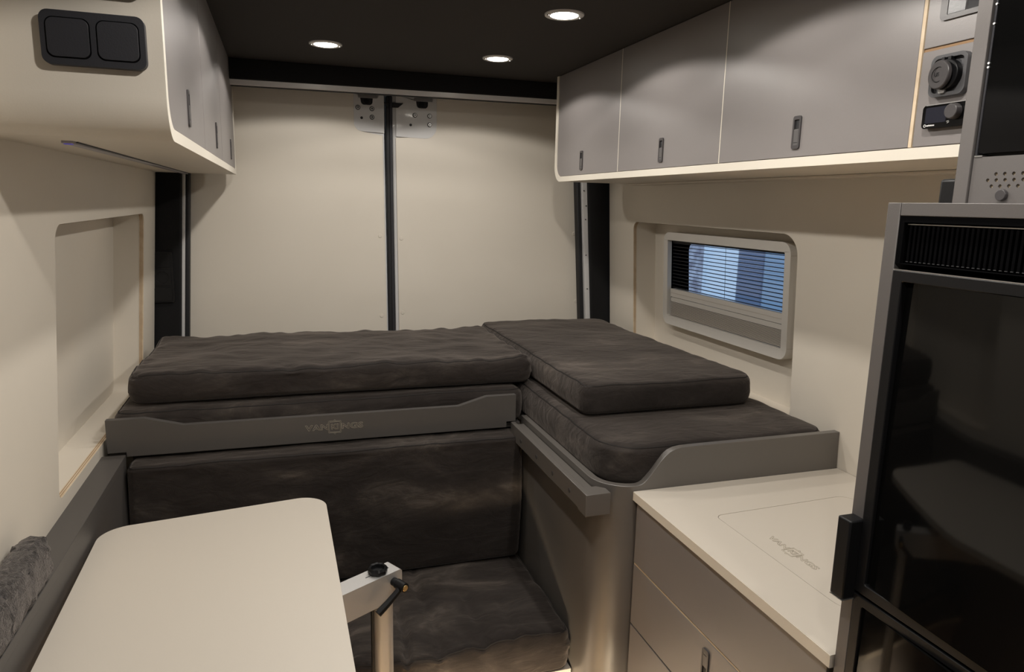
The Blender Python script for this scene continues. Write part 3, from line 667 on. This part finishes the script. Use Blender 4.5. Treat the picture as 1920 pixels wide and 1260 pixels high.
# ------------------------------------------------------------ tall unit: fridge housing + microwave housing
TX0 = .74
H = thing('fridge_cabinet', 'tall grey cabinet end framing the black fridge', 'cabinet', (1.0, .45, 0))
link('side_panel', box(TX0, 1.30, .708, .728, 0, 1.5125), TGREY, H, bevel=.0008)
link('side_panel', box(TX0, 1.30, .150, .170, 0, 1.5125), TGREY, H, bevel=.0008)
link('top_panel', box(TX0, 1.30, .171, .707, 1.4965, 1.5125), TGREY, H, bevel=.0008)
F = thing('fridge', 'gloss black fridge with reflecting door in the grey cabinet', 'fridge', (1.0, .45, .1))
link('body', box(TX0+.035, 1.28, .176, .703, .06, 1.492), BLKD, F)
def bow(nm, z0_, z1_, par):
    # gently bowed glass front of a fridge door
    fy = lambda y: .03*y+.42*max(0, y-.57)**2
    bm = bmesh.new(); n = 40; A = []
    for i in range(n+1):
        y = .1961+(.6889-.1961)*i/n
        A.append([bm.verts.new((TX0+.003+w_-(fy(.6889)-fy(y))*1+.012*(z-1.2), y, z)) for z, w_ in ((z0_, 0), (z1_, 0), (z1_, .004), (z0_, .004))])
    for a_, b_ in zip(A, A[1:]):
        for k in range(4): bm.faces.new((a_[k], a_[(k+1) % 4], b_[(k+1) % 4], b_[k]))
    bm.faces.new(A[0]); bm.faces.new(list(reversed(A[-1])))
    return link(nm, bm, GLOSS, par)
link('black_trim', plate([[(.171, 1.4365), (.7075, 1.4365), (.7075, 1.4960), (.171, 1.4960)], [(.180, 1.4372), (.7003, 1.4372), (.7003, 1.4885), (.180, 1.4885)]], YZ(TX0+.0012), .03), BLKD, F)
gr = link('vent_grille', plate([[(.180, 1.437), (.7005, 1.437), (.7005, 1.4865), (.180, 1.4865)]], YZ(TX0+.012), .008), BLKD, F, bevel=.001)
link('chrome_line', box(TX0+.0055, TX0+.0125, .182, .699, 1.4855, 1.4867), STEEL, gr)
link('chrome_line', box(TX0-.0035, TX0-.0015, .182, .7045, 1.4290, 1.4300), STEEL, gr)
rb = bmesh.new(); box(TX0+.006, TX0+.0125, 0, .0032, 1.440, 1.4845, rb)
rib0 = link('rib', rb, BLKD, gr, smooth=False)
gt = link('rib_tip', box(TX0+.0052, TX0+.0062, 0, .0030, 1.4395, 1.4402), SOCK, gr, smooth=False)
for k in range(26):
    y = .6925-k*.0065
    for src in (rib0, gt):
        s = src if k == 0 else src.copy()
        if k == 0: s.location.y += y; continue
        COL.objects.link(s); s.location = src.location.copy(); s.location.y = src.location.y-k*.0065
link('grille_frame', box(TX0+.004, TX0+.012, .182, .5215, 1.439, 1.4855), BLKM, gr)
dfr = [(.180, .985), (.7045, .985), (.7045, 1.429), (.180, 1.429)]
dr = link('upper_door', plate([dfr, rrect(.196, .689, 1.0, 1.4150, .003)], YZ(TX0-.004), .036), BLK, F, bevel=.0012)
bow('door_glass', 1.0001, 1.4149, dr)
dr = link('lower_door', plate([[(.180, .10), (.7045, .10), (.7045, .981), (.180, .981)], rrect(.196, .689, .12, .968, .003)], YZ(TX0-.004), .036), BLK, F, bevel=.0012)
bow('door_glass', .1201, .9679, dr)
lt = link('door_latch', box(TX0-.024, TX0+.004, .704, .7275, .972, 1.088), BLK, F, bevel=.0025)
link('latch_lip', box(TX0-.0245, TX0-.004, .7035, .7265, .9712, .9722), STEEL, lt)
U = thing('microwave_housing', 'grey upper housing with drilled vent holes below the black microwave', 'cabinet', (1.0, .45, 1.5135))
UX = .852
link('side_panel', box(UX, 1.27, .713, .733, 1.5135, CEIL-.001), TGREY, U, bevel=.0008)
link('side_panel', box(UX, 1.27, .165, .185, 1.5135, CEIL-.001), TGREY, U, bevel=.0008)
holes = []
for r, (z, y_) in enumerate(((1.5505, .6785), (1.5430, .6885), (1.5355, .6825))):
    for k in range(24): holes.append(circ(y_-k*.0115, z, .0024, 10))
link('vent_panel', plate([[(.186, 1.5140), (.712, 1.5140), (.712, 1.5725), (.186, 1.5725)]]+holes, YZ(UX+.003), .002), TGREY, U, label='grey panel with three rows of drilled holes')
link('vent_back', box(UX+.0065, UX+.009, .19, .71, 1.515, 1.572), PLY, U)
link('button', cyl((UX+.003, .6655, 1.5245), (UX-.002, .6655, 1.5245), .0072, .0068, 28), HANDLE, U, bevel=.0006, label='round dark grey cover cap')
Mw = thing('microwave', 'black glass microwave at the upper right edge', 'microwave', (1.0, .45, 1.574))
link('body', box(UX+.014, 1.25, .187, .711, 1.5735, 1.92), BLK, Mw)
link('glass_door', plate([rrect(.190, .708, 1.577, 1.915, .004)], YZ(UX+.004), .010), GLOSS, Mw, bevel=.0012)
link('hinge_edge', box(UX+.003, UX+.013, .7085, .7115, 1.5745, 1.92), BLKM, Mw, bevel=.0008)
for z in (1.758, 1.735, 1.688, 1.683):
    link('screw', cyl((UX+.0022, .7095, z), (UX+.0035, .7095, z), .0014, n=10), WHITEINK, Mw)
link('hinge_edge', box(UX+.002, UX+.014, .700, .711, 1.5728, 1.5745), STEEL, Mw)
tag(link('wall_bracket', box(.866, .900, .7335, .768, 1.40, 1.547), BLK, bevel=.004), 'small black upright box on the cabinet end under the right wall cabinet', 'box')

# ------------------------------------------------------------ table
TB = thing('swivel_table', 'cream table with rounded corners on an aluminium swivel leg', 'table', (.165, 1.32, 0))
tp = rpoly([(-.392, 1.593), (.072, 1.664), (.085, .60), (-.372, .60)], [.062, .058, .08, .08], 14)
link('tabletop', plate([tp], XY(.800), .018), TABLE, TB, bevel=.0015)
AX = Vector((.868, .497, 0)); AN = Vector((-.497, .868, 0)); tip = Vector((.196, 1.349, 0))
def arm_map(u, v, w): q3 = tip-AX*u+AN*(w-.021); return (q3.x, q3.y, v)
link('arm', plate([rpoly([(0, .762), (0, .722), (.022, .700), (.42, .700), (.42, .762)], [.006, .004, .004, .003, .003])], arm_map, .042), ALU, TB, bevel=.0045, seg=4)
c_ = tip-AX*.05
link('arm_groove', plate([[(.018, .7618), (.075, .7618), (.075, .7628), (.018, .7628)]], lambda u, v, w: arm_map(u, v, w+.0205), .001), RUBBER, TB)
kn = bmesh.new(); prof = ((.0, .767), (.0125, .7665), (.0135, .7735), (.0165, .7755), (.0195, .771), (.0185, .764), (.012, .7625))
kc = tip-AX*.045; RR_ = [[kn.verts.new((kc.x+(r*(1+.05*math.cos(8*2*math.pi*k/40)))*math.cos(2*math.pi*k/40), kc.y+(r*(1+.05*math.cos(8*2*math.pi*k/40)))*math.sin(2*math.pi*k/40), z)) for k in range(40)] for r, z in prof[1:]]
kn.faces.new(RR_[0])
for A, C_ in zip(RR_, RR_[1:]):
    for k in range(40): kn.faces.new((A[k], A[(k+1) % 40], C_[(k+1) % 40], C_[k]))
link('knob', kn, BLK, TB, label='black star knob')
pc = Vector((.166, 1.325, 0))
pts = [(math.cos(a)*x-math.sin(a)*y+pc.x, math.sin(a)*x+math.cos(a)*y+pc.y) for a in (.05,) for x, y in rpoly([(-.0195, -.019), (.0195, -.019), (.0195, .019), (-.0195, .019)], .014, 8)]
link('post', plate([pts], XY(.7), .69), ALU, TB)
link('post_slot', box(pc.x-.0235, pc.x-.019, pc.y-.010, pc.y+.014, .02, .699), RUBBER, TB)
link('foot_plate', plate([circ(pc.x, pc.y, .07, 40)], XY(.010), .010), ALU, TB, bevel=.002)
# clamp lever
f0 = tip-AX*.022-AN*.021; a0 = Vector((f0.x, f0.y, .742)); dirn = -AN
hub = bmesh.new(); cyl(a0, a0+dirn*.012, .0085, n=20, bm=hub); cyl(a0+dirn*.012, a0+dirn*.037, .0105, .0098, n=24, bm=hub)
lv = link('clamp_lever', hub, BLK, TB, bevel=.0006)
e0 = a0+dirn*.027; e1 = e0+Vector((-.75, -.33, -.57)).normalized()*.068
la = bmesh.new(); secs2 = []
for k in range(9):
    f_ = k/8; q3 = e0.lerp(e1, f_)+Vector((0, 0, -.002*math.sin(f_*3.1))); r1_ = .0070+.0022*f_; secs2.append((q3, r1_))
dx_ = (e1-e0).normalized(); sx_ = dx_.cross(Vector((0, 0, 1))).normalized(); sy_ = dx_.cross(sx_)
rr = [[la.verts.new(q3+sx_*(r1_*.75*math.cos(a_*math.pi/4+.39))+sy_*(r1_*math.sin(a_*math.pi/4+.39))) for a_ in range(8)] for q3, r1_ in secs2]
la.faces.new(rr[0]); la.faces.new(list(reversed(rr[-1])))
for A, C_ in zip(rr, rr[1:]):
    for k in range(8): la.faces.new((A[k], A[(k+1) % 8], C_[(k+1) % 8], C_[k]))
link('grip', la, BLK, lv, bevel=.0008)
link('screw', cyl(a0+dirn*.037, a0+dirn*.0388, .0062, n=20), BRASS, lv, bevel=.0006)

# ------------------------------------------------------------ added unseen low fill light in the aisle (lights bench and drawers from below)
LS = thing('added_fill_light', 'added warm fill light at floor level in the aisle, out of view', 'fill light', (.1, .77, .03))
link('housing', box(-.18, .38, .75, .79, .03, .10), ALU, LS, bevel=.002)  # body of the added fill light
al = bpy.data.lights.new('fill_glow', 'AREA'); al.shape = 'RECTANGLE'; al.size = .55; al.size_y = .10; al.energy = 18; al.spread = math.radians(62); al.color = (1, .80, .55)
ao = bpy.data.objects.new('fill_glow', al); COL.objects.link(ao); ao.parent = LS
ao.location = Vector((0.1, .80, .07))-LS.location
ao.rotation_euler = (math.radians(89), 0, math.radians(-22))
